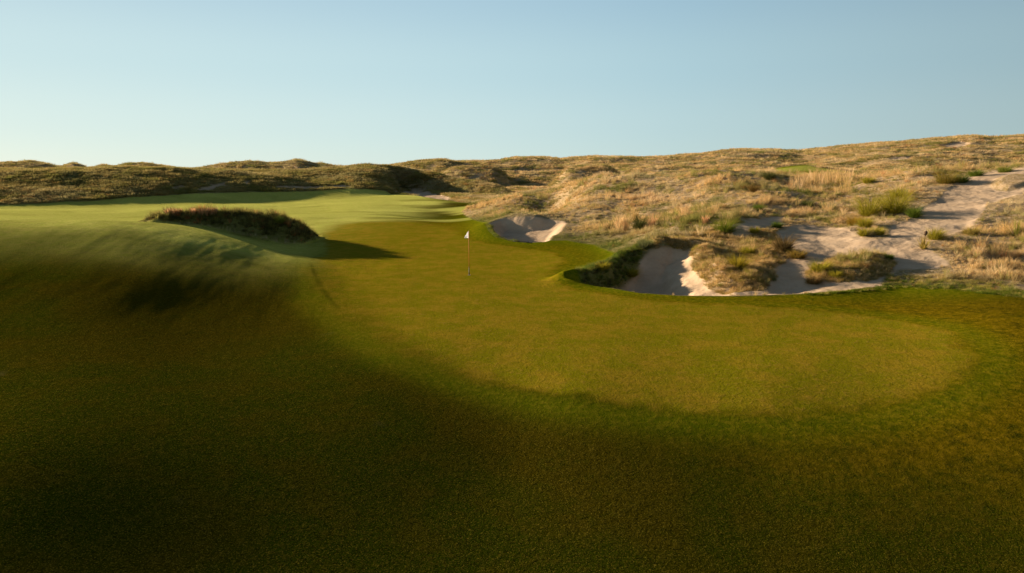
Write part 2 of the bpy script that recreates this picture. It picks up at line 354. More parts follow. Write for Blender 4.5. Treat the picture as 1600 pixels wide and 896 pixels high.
# ------------------------------------------------------------------ materials
class NT:
    def __init__(s, name):
        s.m = bpy.data.materials.new(name); s.m.use_nodes = True; s.t = s.m.node_tree; s.t.nodes.clear()
        s.out = s.t.nodes.new('ShaderNodeOutputMaterial')
    def n(s, typ, **k):
        nd = s.t.nodes.new(typ)
        for a, b in k.items(): setattr(nd, a, b)
        return nd
    def put(s, sock, v):
        if isinstance(v, bpy.types.NodeSocket): s.t.links.new(v, sock)
        elif isinstance(v, (tuple, list)) and len(v) == 3 and sock.type == 'RGBA': sock.default_value = (*v, 1)
        else: sock.default_value = v
    def noise(s, sc, det=4, rough=.55, vec=None, out=0):
        nd = s.n('ShaderNodeTexNoise'); nd.inputs['Scale'].default_value = sc; nd.inputs['Detail'].default_value = det; nd.inputs['Roughness'].default_value = rough
        if vec is not None: s.put(nd.inputs['Vector'], vec)
        return nd.outputs[out]
    def mix(s, f, a, b, mode='MIX'):
        nd = s.n('ShaderNodeMix', data_type='RGBA', blend_type=mode)
        s.put(nd.inputs[0], f); s.put(nd.inputs[6], a); s.put(nd.inputs[7], b); return nd.outputs[2]
    def math(s, op, a, b=0.0, clamp=False):
        nd = s.n('ShaderNodeMath', operation=op, use_clamp=clamp); s.put(nd.inputs[0], a); s.put(nd.inputs[1], b); return nd.outputs[0]
    def step(s, v, a, b):
        nd = s.n('ShaderNodeMapRange', interpolation_type='SMOOTHSTEP'); s.put(nd.inputs[0], v); nd.inputs[1].default_value = a; nd.inputs[2].default_value = b; return nd.outputs[0]

def ground_material():
    N = NT('ground_cover')
    pos = N.n('ShaderNodeNewGeometry').outputs['Position']
    at1 = N.n('ShaderNodeAttribute', attribute_name='cover'); sp1 = N.n('ShaderNodeSeparateColor'); N.put(sp1.inputs[0], at1.outputs['Color'])
    at2 = N.n('ShaderNodeAttribute', attribute_name='growth'); sp2 = N.n('ShaderNodeSeparateColor'); N.put(sp2.inputs[0], at2.outputs['Color'])
    green, sand, rough = sp1.outputs[0], sp1.outputs[1], sp1.outputs[2]
    lush, line, backlit = sp2.outputs[0], sp2.outputs[1], sp2.outputs[2]
    n_big = N.noise(.11, 3, .5, pos); n_mid = N.noise(.9, 4, .6, pos); n_sm = N.noise(6, 4, .65, pos); n_fine = N.noise(38, 3, .7, pos); n_vf = N.noise(110, 2, .6, pos)
    n_h = N.noise(2.6, 4, .7, pos); n_q = N.noise(17, 3, .7, pos)
    def M_(f, k): return N.math('MULTIPLY', f, k)
    pc = N.mix(N.step(n_mid, .38, .64), (0.1800, 0.1665, 0.0036), (0.2700, 0.1845, 0.0108))
    pc = N.mix(M_(N.step(n_h, .50, .66), .6), pc, (0.1485, 0.1350, 0.0018))
    pc = N.mix(M_(N.step(n_sm, .52, .68), .5), pc, (0.3420, 0.2115, 0.0270))
    pc = N.mix(M_(N.step(n_q, .52, .40), .45), pc, (0.1170, 0.0945, 0.0018))
    pc = N.mix(M_(N.step(n_fine, .50, .66), .5), pc, (0.3780, 0.2610, 0.0450))
    fc = N.mix(N.step(n_big, .45, .56), (0.0324, 0.0450, 0.0009), (0.0540, 0.0423, 0.0013))
    fc = N.mix(M_(N.step(n_mid, .46, .64), .55), fc, (0.0666, 0.0486, 0.0016))
    fc = N.mix(M_(N.step(n_h, .50, .64), .55), fc, (0.0324, 0.0396, 0.0009))
    fc = N.mix(M_(N.step(n_sm, .50, .66), .5), fc, (0.0945, 0.0720, 0.0054))
    fc = N.mix(M_(N.step(n_q, .50, .38), .65), fc, (0.0126, 0.0135, 0.0005))
    fc = N.mix(M_(N.step(n_fine, .52, .64), .85), fc, (0.2070, 0.1530, 0.0180))
    fc = N.mix(M_(N.step(n_vf, .50, .36), .7), fc, (0.0072, 0.0072, 0.0003))
    amber = at2.outputs['Alpha']
    fc = N.mix(N.math('MULTIPLY', amber, N.step(n_h, .25, .6)), fc, N.mix(N.step(n_sm, .42, .62), (0.1350, 0.0945, 0.0018), (0.2160, 0.1395, 0.0054)))
    fc = N.mix(lush, fc, N.mix(N.step(n_sm, .4, .65), (0.0945, 0.1305, 0.0023), (0.1800, 0.1800, 0.0072)))
    turf = N.mix(green, fc, pc)
    turf = N.mix(N.math('MULTIPLY', backlit, .95), turf, N.mix(N.step(n_h, .35, .65), (.60, .55, .14), (.46, .49, .085)))  # backlit glow of the grass painted in as a paler turf colour
    turf = N.mix(M_(M_(N.step(n_q, .54, .40), backlit), .5), turf, (.10, .12, .012))
    turf = N.mix(M_(M_(N.step(n_sm, .50, .66), backlit), .4), turf, (.16, .20, .02))
    turf = N.mix(line, turf, (.035, .045, .002))
    # dune floor: litter, straw and sandy soil
    rc = N.mix(N.step(n_mid, .38, .62), (.40, .28, .155), (.29, .215, .09))
    rc = N.mix(N.step(n_sm, .42, .66), rc, (.56, .41, .27))
    rc = N.mix(N.math('MULTIPLY', N.step(n_fine, .5, .7), .6), rc, (.14, .10, .04))
    rc = N.mix(N.math('MULTIPLY', lush, .85), rc, N.mix(n_sm, (.085, .105, .012), (.15, .14, .03)))
    # sand
    sc = N.mix(N.step(n_mid, .3, .7), (.52, .375, .245), (.60, .445, .30))
    sc = N.mix(N.math('MULTIPLY', N.step(n_sm, .45, .75), .5), sc, (.46, .325, .205))
    sc = N.mix(N.math('MULTIPLY', N.step(n_fine, .55, .75), .35), sc, (.30, .20, .12))
    c = N.mix(rough, turf, rc); c = N.mix(sand, c, sc)
    b = N.n('ShaderNodeBsdfPrincipled'); N.put(b.inputs['Base Color'], c)
    b.inputs['Roughness'].default_value = .9; b.inputs['Specular IOR Level'].default_value = 0.0
    N.put(b.inputs['Sheen Weight'], N.math('MULTIPLY', N.math('MULTIPLY', N.math('SUBTRACT', 1.0, sand), backlit), .12)); b.inputs['Sheen Roughness'].default_value = .5
    b.inputs['Sheen Tint'].default_value = (.95, .95, .25, 1)
    hgt = N.math('ADD', N.math('MULTIPLY', n_sm, .55), N.math('ADD', N.math('MULTIPLY', n_q, .35), N.math('ADD', N.math('MULTIPLY', n_fine, .25), N.math('MULTIPLY', n_vf, .10))))
    rip = N.noise(3.0, 5, .65, pos)
    hg = N.n('ShaderNodeMix', data_type='FLOAT'); N.put(hg.inputs[0], sand); N.put(hg.inputs[2], N.math('MULTIPLY', hgt, .085)); N.put(hg.inputs[3], N.math('MULTIPLY', rip, .07))
    bp = N.n('ShaderNodeBump'); bp.inputs['Strength'].default_value = .75; bp.inputs['Distance'].default_value = 1.0; N.put(bp.inputs['Height'], hg.outputs[0])
    N.put(b.inputs['Normal'], bp.outputs[0]); N.put(N.out.inputs[0], b.outputs[0])
    return N.m
M_ground = ground_material()

def blade_material(name, c0, c1, tip, inst=True, transl=.35):
    N = NT(name)
    h = N.n('ShaderNodeAttribute', attribute_name='blade'); hs = N.n('ShaderNodeSeparateColor'); N.put(hs.inputs[0], h.outputs['Color'])
    col = N.mix(hs.outputs[1], c0, c1)
    if inst:
        t = N.n('ShaderNodeAttribute', attribute_name='tint', attribute_type='INSTANCER')
        col = N.mix(1.0, col, t.outputs['Color'], 'MULTIPLY')
    col = N.mix(N.math('MULTIPLY', N.step(hs.outputs[0], .35, 1.0), .75), col, tip if not inst else N.mix(1.0, tip, t.outputs['Color'], 'MULTIPLY'))
    d = N.n('ShaderNodeBsdfDiffuse'); N.put(d.inputs[0], col)
    tr = N.n('ShaderNodeBsdfTranslucent'); N.put(tr.inputs[0], col)
    mx = N.n('ShaderNodeMixShader'); mx.inputs[0].default_value = transl + .08
    N.put(mx.inputs[1], d.outputs[0]); N.put(mx.inputs[2], tr.outputs[0]); N.put(N.out.inputs[0], mx.outputs[0])
    return N.m
M_blade = blade_material('grass_blades', (1.0, 1.0, 1.0), (.72, .80, .62), (1.25, 1.1, .95))

# ------------------------------------------------------------------ split the sheet into named surfaces
cov = np.stack([F['green'], F['sand'], F['rough'], np.ones(len(GX))], 1)
rad = np.hypot(GX, GY)
# mown collar lines, backlit glow painted into fairway and knoll turf, lush banks
turfk = 1 - F['rough']
collar = np.exp(-((F['sG'] + 1.0) / 1.0) ** 2) * sst(14, 8, np.abs(GX - 0) * 0 + np.where(F['sG'] < 0, 0, 20))
lushT = np.clip(.95 * np.exp(-np.maximum(-F['sR'], 0) / (2.4 + 3.2 * sst(8, 16, GX) * sst(45, 35, GY))) * sst(24, 30, GY) * sst(95, 60, GY), 0, 1)
lushT = np.maximum(lushT, .4 * sst(62, 80, GY) * sst(150, 110, GY) * sst(.35, .0, fbm(GX, GY, 16, 2, 77)))
lushT = np.maximum(lushT, .5 * np.exp(-((F['sG'] + .6) / .8) ** 2) * sst(30, 20, GX) * sst(10, 14, GY))
lushT = np.maximum(lushT, sst(-.2, .5, F['sT']))
lu = np.where(F['rough'] > .5, F['lush'], lushT * (1 - F['green']))
line = .55 * np.exp(-((F['sG'] + .15) / .13) ** 2) * sst(-5.5, -7, GX) * sst(19, 22, GY) * sst(44, 38, GY) * np.clip(.6 + fbm(GX, GY, 1.2, 2, 66), 0, 1)
pale = sst(46, 60, GY) * sst(-6, -22, GX) * .8 + sst(60, 75, GY) * .75 * sst(-.2, .5, fbm(GX, GY * 1.6, 14, 3, 88) + .1)  # where the backlit brightness goes into the turf colour
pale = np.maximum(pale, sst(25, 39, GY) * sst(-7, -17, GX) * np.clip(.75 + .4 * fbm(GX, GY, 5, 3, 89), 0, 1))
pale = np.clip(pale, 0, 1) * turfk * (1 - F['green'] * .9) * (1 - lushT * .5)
amber = sst(-9, -.5, F['sG']) * sst(4, 14, GX + .5 * GY - 4) * sst(9, 15, GY) * turfk
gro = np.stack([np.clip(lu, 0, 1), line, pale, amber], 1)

fc = lambda a: a[quads].mean(1)
qs, qr, qg, qrad = fc(F['sand']), fc(F['rough']), fc(F['green']), fc(rad)
q1, q2, qf = fc(F['e1']), fc(F['e2']), fc(F['fs'])
cls = np.zeros(len(quads), int)                              # 0 fairway
cls[qg > .5] = 1
cls[(qr > .5)] = 2
cls[(qr > .5) & (qrad > 95)] = 3
cls[(qs > .5) & (q2 > -.3)] = 4
cls[(qs > .5) & (q1 > -.3)] = 5
cls[(qs > .5) & (cls < 4)] = 6
SURF = [('fairway', 'dark olive mown turf around the putting green and across the foreground'), ('putting_green', 'golden olive putting green with the flag standing in it'),
        ('dune_ground', 'sandy straw-covered ground of the near dunes on the right'), ('hills', 'rolling grassy dune hills along the skyline'),
        ('sand_bunker', 'large pale sand bunker at the right edge of the green with a sandy track climbing out of it'),
        ('sand_bunker', 'small sand bunker behind the flag cut into the foot of the dune'), ('sand', 'small bare sand patches on the banks and dunes')]
for k, (nm, lb) in enumerate(SURF):
    q = quads[cls == k]
    if not len(q): continue
    ids, inv = np.unique(q, return_inverse=True)
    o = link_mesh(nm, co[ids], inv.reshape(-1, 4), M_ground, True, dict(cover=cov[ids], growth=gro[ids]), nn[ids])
    tag(o, lb, kind='structure')

# ------------------------------------------------------------------ grass clumps
def clump(nblade, height, spread, lean, width, seed, segs=3, droop=.5, seedhead=0.0, stiff=False):
    """verts, quads, colours of one clump of curved tapering blades"""
    g = np.random.default_rng(seed)
    V = []; Q = []; Cc = []
    for b in range(nblade):
        a = g.uniform(0, 2 * math.pi); rr_ = spread * math.sqrt(g.uniform(0, 1)); bx, by = rr_ * math.cos(a), rr_ * math.sin(a)
        oa = math.atan2(by, bx) + g.normal(0, .7); L = height * g.uniform(.55, 1.15); ln = lean * g.uniform(.3, 1.3) * (.35 + rr_ / max(spread, 1e-3))
        if stiff: ln = lean * g.uniform(0, 1.0) * 1.2
        wd = width * g.uniform(.6, 1.3); pa = oa + math.pi / 2 + g.normal(0, .5); tint = g.uniform(0, 1)
        sx, sy_ = math.cos(pa) * wd / 2, math.sin(pa) * wd / 2
        base_i = len(V); ang = ln
        x, y, z = bx, by, -.04
        for s in range(segs + 1):
            t = s / segs; wt = (1 - t ** 1.6) if not (seedhead and tint < seedhead) else (1 - .8 * t + (.9 if t > .6 and t < 1 else 0))
            wt = max(wt, .06)
            V.append((x - sx * wt, y - sy_ * wt, z)); V.append((x + sx * wt, y + sy_ * wt, z)); Cc.append((t, tint, 0, 1)); Cc.append((t, tint, 0, 1))
            step = L / segs; x += math.cos(oa) * math.sin(ang) * step; y += math.sin(oa) * math.sin(ang) * step; z += math.cos(ang) * step
            ang += droop * g.uniform(.5, 1.3) / segs * (1 + t)
        for s in range(segs): j = base_i + 2 * s; Q.append((j, j + 1, j + 3, j + 2))
    return np.array(V), np.array(Q), np.array(Cc)
protos = []
def proto(name, *a, **k):
    V, Q, Cc = clump(*a, **k)
    o = link_mesh(name, V, Q, M_blade, True, dict(blade=Cc)); COL.objects.unlink(o); protos.append(o)
proto('tuft_bushy', 70, .42, .22, .55, .016, 1)                      # 0 bunch grass
proto('tuft_bushy', 70, .34, .18, .75, .015, 2, droop=.9)            # 1 drooping
proto('tuft_low', 80, .16, .30, .9, .018, 3, droop=1.0)              # 2 low litter
proto('tuft_low', 80, .12, .34, 1.0, .020, 4, droop=1.0)             # 3 low litter
proto('tuft_tall', 46, .75, .16, .28, .013, 5, droop=.5, seedhead=.4)   # 4 tall wispy
proto('tuft_spiky', 60, .50, .06, .9, .026, 6, droop=.1, stiff=True) # 5 soapweed
proto('tuft_far', 60, .62, .75, .55, .055, 8)                         # 6 far, coarse
proto('tuft_far', 60, .42, .9, .8, .06, 9)                           # 7 far, coarse

def heights_at(x, y): return fields(x, y)
def scatter(nn_, rmin, rmax, azl, azr, power=1.0):
    u = rng.uniform(0, 1, nn_)
    r = (rmin ** (1 - power) + u * (rmax ** (1 - power) - rmin ** (1 - power))) ** (1 / (1 - power)) if power != 1 else rmin * (rmax / rmin) ** u
    a = np.radians(rng.uniform(azl, azr, nn_))
    return r * np.sin(a), r * np.cos(a), r

def gn_scatter(name, X, Y, Z, scale, idx, tintc, label, cat_kind='stuff', tilt=None):
    m = len(X)
    me = bpy.data.meshes.new(name); me.vertices.add(m); me.vertices.foreach_set('co', np.stack([X, Y, Z], 1).astype(np.float32).ravel())
    a = me.attributes.new('size', 'FLOAT_VECTOR', 'POINT'); a.data.foreach_set('vector', scale.astype(np.float32).ravel())
    a = me.attributes.new('spin', 'FLOAT_VECTOR', 'POINT')
    sp = np.zeros((m, 3)); sp[:, 2] = rng.uniform(0, 6.28, m); sp[:, :2] = rng.normal(0, .12, (m, 2)); a.data.foreach_set('vector', sp.astype(np.float32).ravel())
    a = me.attributes.new('pick', 'INT', 'POINT'); a.data.foreach_set('value', idx.astype(np.int32))
    a = me.attributes.new('tint', 'FLOAT_COLOR', 'POINT'); a.data.foreach_set('color', np.concatenate([tintc, np.ones((m, 1))], 1).astype(np.float32).ravel())
    o = bpy.data.objects.new(name, me); COL.objects.link(o)
    ng = bpy.data.node_groups.new(name, 'GeometryNodeTree')
    ng.interface.new_socket('Geometry', in_out='INPUT', socket_type='NodeSocketGeometry'); ng.interface.new_socket('Geometry', in_out='OUTPUT', socket_type='NodeSocketGeometry')
    gi = ng.nodes.new('NodeGroupInput'); go = ng.nodes.new('NodeGroupOutput'); L = ng.links.new
    jn = ng.nodes.new('GeometryNodeJoinGeometry')
    def attr(nm, typ):
        nd = ng.nodes.new('GeometryNodeInputNamedAttribute'); nd.data_type = typ; nd.inputs[0].default_value = nm; return nd.outputs[0]
    for k, p in enumerate(protos):
        if not (idx == k).any(): continue
        oi = ng.nodes.new('GeometryNodeObjectInfo'); oi.inputs['Object'].default_value = p
        ip = ng.nodes.new('GeometryNodeInstanceOnPoints')
        cmpn = ng.nodes.new('FunctionNodeCompare'); cmpn.data_type = 'INT'; cmpn.operation = 'EQUAL'
        L(attr('pick', 'INT'), [s for s in cmpn.inputs if s.type == 'INT'][0]); [s for s in cmpn.inputs if s.type == 'INT'][1].default_value = k
        L(gi.outputs[0], ip.inputs['Points']); L(cmpn.outputs[0], ip.inputs['Selection']); L(oi.outputs['Geometry'], ip.inputs['Instance'])
        L(attr('spin', 'FLOAT_VECTOR'), ip.inputs['Rotation']); L(attr('size', 'FLOAT_VECTOR'), ip.inputs['Scale'])
        L(ip.outputs[0], jn.inputs[0])
    L(jn.outputs[0], go.inputs[0])
    md = o.modifiers.new('grow', 'NODES'); md.node_group = ng
    tag(o, label, kind=cat_kind)
    return o

STRAW = np.array([.68, .48, .24]); OLIVE = np.array([.33, .30, .09]); GREENC = np.array([.11, .155, .025]); RUST = np.array([.42, .18, .07]); DARK = np.array([.11, .095, .04]); PALE = np.array([.80, .62, .40])
def tints(x, y, f, m):
    """colour of each clump by kind of plant: patches of straw, olive, green and rust"""
    n1 = fbm(x, y, 4.5, 3, 101) + rng.normal(0, .35, m); n2 = fbm(x, y, 9, 3, 103) + rng.normal(0, .3, m)
    t = STRAW * np.ones((m, 1))
    w_ol = sst(-.1, .5, n1)[:, None]; t = t * (1 - w_ol) + OLIVE * w_ol
    w_p = sst(.0, .6, n2)[:, None] * .75; t = t * (1 - w_p) + PALE * w_p
    w_g = np.maximum(f['lush'] * np.where(y > 84, .45, .9), .55 * sst(.15, .6, fbm(x, y, 6, 3, 107)))[:, None]; t = t * (1 - w_g) + GREENC * w_g
    w_r = ((rng.uniform(0, 1, m) < np.where(x < -5, .10, .035)))[:, None] * .75; t = t * (1 - w_r) + RUST * w_r
    left = (sst(5, -25, x) * sst(85, 110, y))[:, None] * .45; t = t * (1 - left) + OLIVE * .8 * left
    return t * rng.uniform(.75, 1.25, (m, 1))

# near dune
x, y, r = scatter(210000, 27, 100, -8, 47, .9)
f = fields(x, y); m0 = len(x)
dens = (.16 + .74 * sst(-.35, .5, fbm(x, y, 2.4, 3, 111)))
keep = (f['rough'] > .4) & (f['sand'] < .35) & (f['sR'] > -.05) & (rng.uniform(0, 1, m0) < dens) & (f['sT'] < .3)
x, y, r = x[keep], y[keep], r[keep]; f = {k: v[keep] for k, v in f.items()}; m = len(x)
u = rng.uniform(0, 1, m); clumpy = fbm(x, y, 2.2, 3, 121)
idx = np.where(u < .66, rng.integers(2, 4, m), rng.integers(0, 2, m))
tallz = (np.exp(-((f['sR'] - 0) / 1e9)) * 0 + sst(.25, .6, fbm(x, y, 6, 2, 131)))
idx = np.where((rng.uniform(0, 1, m) < .04 + .22 * tallz), 4, idx)
smax2 = np.maximum(f['s2'], f['s1']); sc = .72 * rng.uniform(.45, 1.2, m) * (np.where((f['sI'] > -.3) | ((x > 8) & (x < 16.5) & (y < 41)), .62, .30) * (1 - sst(-.1, -3.0, smax2)) + sst(-.1, -3.0, smax2)) * (1 + .45 * np.clip(clumpy, -1, 1)) * (1 + .25 * sst(55, 90, r))
sc = sc * (.62 + .38 * sst(.2, 2.5, f['sR']))
nearsand = np.exp(-np.maximum(-np.maximum(f['s1'], f['s2']), 0) / .6) * 0
S = np.stack([sc, sc, sc * rng.uniform(.8, 1.2, m)], 1)
t = tints(x, y, f, m)
print('near tufts', m)
gn_scatter('dune_grass', x, y, f['h'] - .01, S, idx, t, 'straw and olive bunch grass covering the near dunes right of the green')

# overgrown sunward lips of the bunkers
x = rng.uniform(-4, 11, 60000); y = rng.uniform(28, 56, 60000); f = fields(x, y)
k2 = (f['s2'] > -1.5 - .5 * fbm(x, y, 2, 2, 171)) & (f['s2'] < -.15 + .3 * fbm(x, y, 1.2, 2, 173)) & (x < 7.6 - .5 * fbm(x, y, 1.5, 2, 191)) & (y > 29.8) & (f['sR'] > .0)
k1 = (f['s1'] > -1.1) & (f['s1'] < .35) & ((x < .6) | ((y > 50) & (x < 2))) & (f['sR'] > .0)
keep = (k2 | k1) & (rng.uniform(0, 1, len(x)) < .25 + .6 * sst(-.3, .4, fbm(x, y, 1.0, 2, 177)))
x, y = x[keep], y[keep]; k2 = k2[keep]; f = {k: v[keep] for k, v in f.items()}; m = len(x)
u = rng.uniform(0, 1, m); idx = rng.integers(0, 2, m); sc = rng.uniform(.22, .58, m) * np.where(k2, 1, .9) * (1 + .5 * fbm(x, y, 1.4, 2, 175))
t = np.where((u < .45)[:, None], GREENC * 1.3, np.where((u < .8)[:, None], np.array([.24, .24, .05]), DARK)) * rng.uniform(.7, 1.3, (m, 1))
print('lip tufts', m)
gn_scatter('bunker_lip_grass', x, y, f['h'] - .02, np.stack([sc] * 3, 1), idx, t, 'dark and yellow-green grass hanging over the shaded left lips of the two bunkers')

# matted grass on the islands in the sand and the ragged strip along the mown edge
x = np.concatenate([rng.uniform(7, 22, 46000), rng.uniform(8, 40, 60000)]); y = np.concatenate([rng.uniform(28.2, 42, 46000), rng.uniform(24, 36, 60000)]); f = fields(x, y); isl_ = np.arange(len(x)) < 46000
ka = isl_ & (((x > 8) & (x < 17) & (f['s2'] < np.where(x < 11, .35, -.15)) & (y < 41)) | (f['sI'] > -.15)) & (f['sR'] > .8)
kb = ~isl_ & (f['sR'] > -.35) & (f['sR'] < 1.6) & (f['s2'] < -.1) & (x > 12)
keep = (ka | kb) & (f['sand'] < .5) & (rng.uniform(0, 1, len(x)) < .30 + .55 * sst(-.3, .4, fbm(x, y, .9, 3, 197)))
x, y = x[keep], y[keep]; ka = ka[keep]; f = {k: v[keep] for k, v in f.items()}; m = len(x); u = rng.uniform(0, 1, m) + .25 * fbm(x, y, 1.5, 2, 199)
idx = np.where(rng.uniform(0, 1, m) < .6, rng.integers(2, 4, m), rng.integers(0, 2, m)); sc = np.where(ka, rng.uniform(.3, .62, m), rng.uniform(.25, .5, m))
t = np.where(ka[:, None], np.where((u < .4)[:, None], np.array([.46, .32, .12]), np.where((u < .8)[:, None], STRAW, np.array([.34, .29, .06]))), np.where((u < .6 * sst(1.4, 0, f['sR']) + .15)[:, None], np.array([.16, .20, .025]), np.array([.46, .38, .10]))) * rng.uniform(.7, 1.3, (m, 1))
print('island tufts', m)
gn_scatter('bunker_edge_grass', x, y, f['h'] - .01, np.stack([sc] * 3, 1), idx, t, 'matted brown grass on the islands in the bunker sand and green tufts along the mown edge')

# far hills and the bank behind the fairway
x, y, r = scatter(150000, 88, 300, -42, 46, .75)
x2, y2, r2 = scatter(90000, 88, 172, -42, 4, .9); x = np.append(x, x2); y = np.append(y, y2); r = np.append(r, r2)
f = fields(x, y); m0 = len(x)
dens = (.35 + .8 * sst(-.4, .4, fbm(x, y, 7, 3, 141)))
keep = (f['rough'] > .5) & (f['sand'] < .4) & (f['sR'] > .5) & (rng.uniform(0, 1, m0) < dens) & (f['sT'] < .5)
x, y, r = x[keep], y[keep], r[keep]; f = {k: v[keep] for k, v in f.items()}; m = len(x)
idx = rng.integers(6, 8, m)
sc = rng.uniform(.5, 1.15, m) * (.7 + .5 * sst(90, 240, r)); sc *= 1 + .3 * fbm(x, y, 9, 2, 151)
S = np.stack([sc * 1.15, sc * 1.15, sc * rng.uniform(.7, 1.0, m)], 1)
print('far tufts', m)
gn_scatter('hill_grass', x, y, f['h'] - .02, S, idx, tints(x, y, f, m), 'olive and straw grass covering the far hills and the bank behind the fairway')

# mound left of the green
mxx = at(360, 340, 46.6)[0] + 2.5
x = rng.uniform(-30, -12, 26000); y = rng.uniform(41, 56, 26000); f = fields(x, y)
dn = .25 + .75 * sst(-.2, 1.2, f['sM'])
keep = (f['sM'] > -.2) & (rng.uniform(0, 1, len(x)) < dn)
x, y = x[keep], y[keep]; f = {k: v[keep] for k, v in f.items()}; m = len(x)
u = rng.uniform(0, 1, m); idx = np.where(u < .35, rng.integers(2, 4, m), np.where(u < .85, rng.integers(0, 2, m), 4))
sc = rng.uniform(.35, 1.0, m) * np.maximum(.45, sst(-.6, .8, f['sM'])) * (.8 + .5 * fbm(x, y, 1.5, 2, 179))
t = np.where((rng.uniform(0, 1, m) < .06)[:, None], RUST * 1.1, np.where((rng.uniform(0, 1, m) < .5)[:, None], OLIVE, DARK * 1.2)) * rng.uniform(.7, 1.3, (m, 1))
gn_scatter('mound_grass', x, y, f['h'] - .01, np.stack([sc] * 3, 1), idx, t, 'rusty and dark grass growing on the low mound left of the green')

# ------------------------------------------------------------------ flagstick
def lathe(prof, seg=20):
    V = []; Q = []
    for (rad_, z) in prof:
        for k in range(seg): a = 2 * math.pi * k / seg; V.append((rad_ * math.cos(a), rad_ * math.sin(a), z))
    for i_ in range(len(prof) - 1):
        for k in range(seg): Q.append((i_ * seg + k, i_ * seg + (k + 1) % seg, (i_ + 1) * seg + (k + 1) % seg, (i_ + 1) * seg + k))
    return np.array(V), np.array(Q)
def plain(name, colr, rough=.5, spec=.3, transl=0):
    N = NT(name); pos = N.n('ShaderNodeTexCoord').outputs['Object']; nz = N.noise(30, 3, .6, pos)
    c = N.mix(nz, tuple(v * .88 for v in colr), tuple(min(v * 1.1, 1) for v in colr))
    b = N.n('ShaderNodeBsdfPrincipled'); N.put(b.inputs['Base Color'], c); b.inputs['Roughness'].default_value = rough; b.inputs['Specular IOR Level'].default_value = spec
    if transl:
        tr = N.n('ShaderNodeBsdfTranslucent'); N.put(tr.inputs[0], c); mx = N.n('ShaderNodeMixShader'); mx.inputs[0].default_value = transl
        N.put(mx.inputs[1], b.outputs[0]); N.put(mx.inputs[2], tr.outputs[0]); N.put(N.out.inputs[0], mx.outputs[0])
    else: N.put(N.out.inputs[0], b.outputs[0])
    return N.m
M_flag = plain('white_flag_cloth', (.85, .85, .85), .8, .1, .5)
M_pole = plain('orange_pole', (.72, .24, .03), .4, .4)
M_black = plain('black_ferrule', (.03, .03, .03), .5)
M_cup = plain('white_cup', (.7, .7, .7), .5)
M_mark = plain('dark_print', (.06, .07, .09), .8)
fx, fy = hit(733, 430)
fz = float(fields(np.array([fx]), np.array([fy]))['h'][0])
FH = 2.20
fl = bpy.data.objects.new('flagstick', None); COL.objects.link(fl); fl.location = (fx, fy, fz)
tag(fl, 'orange golf flagstick with a small white flag standing in the putting green', 'golf flag')
V, Q = lathe([(.0, .42), (.016, .42), (.016, 1.2), (.013, FH - .02), (.008, FH), (0, FH)]); link_mesh('pole', V, Q, M_pole, True, parent=fl)
V, Q = lathe([(.0, .0), (.026, .0), (.024, .10), (.017, .12), (.017, .42), (0, .42)]); link_mesh('ferrule', V, Q, M_black, True, parent=fl)
V, Q = lathe([(.054, -.02), (.054, .004), (.060, .004), (.060, -.02)], 24); link_mesh('cup_rim', V, Q, M_cup, True, parent=fl)
# flag: cloth hanging in a slack fold, pointed at the top of the pole
nu, nv = 14, 12; V = []; Q = []
def flagpt(a, b):                    # a 0..1 away from the pole, b 0..1 downwards
    top = FH - .02 - a * .235; bot = FH - .37 - a * .02
    z = top * (1 - b) + bot * b
    L = a * .33 + .012; k_ = .035 * math.sin(a * 6 + b * 2.0) * a
    x_ = -L * .55 - k_ * .83; y_ = L * .83 - k_ * .55
    return (x_, y_, z)
for j in range(nv + 1):
    for i_ in range(nu + 1): V.append(flagpt(i_ / nu, j / nv))
for j in range(nv):
    for i_ in range(nu): k = j * (nu + 1) + i_; Q.append((k, k + 1, k + nu + 2, k + nu + 1))
fo = link_mesh('flag', np.array(V), np.array(Q), M_flag, True, parent=fl)
sm = fo.modifiers.new('thick', 'SOLIDIFY'); sm.thickness = .003
# small printed emblem on both faces of the cloth
def ring_pts(sgn):
    V = []; Q = []
    def strip(pts, wd):
        for (a0, b0), (a1, b1) in zip(pts[:-1], pts[1:]):
            dx, dy = a1 - a0, b1 - b0; L = math.hypot(dx, dy); nx, ny = -dy / L * wd, dx / L * wd; k = len(V)
            for (a, b) in ((a0 - nx, b0 - ny), (a0 + nx, b0 + ny), (a1 + nx, b1 + ny), (a1 - nx, b1 - ny)):
                p = flagpt(a, b); V.append((p[0] + sgn * .005, p[1] + sgn * .003, p[2]))
            Q.append((k, k + 1, k + 2, k + 3))
    strip([(.38, .45), (.40, .36), (.52, .32), (.64, .38), (.62, .50), (.46, .62), (.40, .72), (.62, .70)], .028)
    return np.array(V), np.array(Q)
for sgn in (-1, 1):
    V, Q = ring_pts(sgn); link_mesh('emblem', V, Q, M_mark, False, parent=fo)


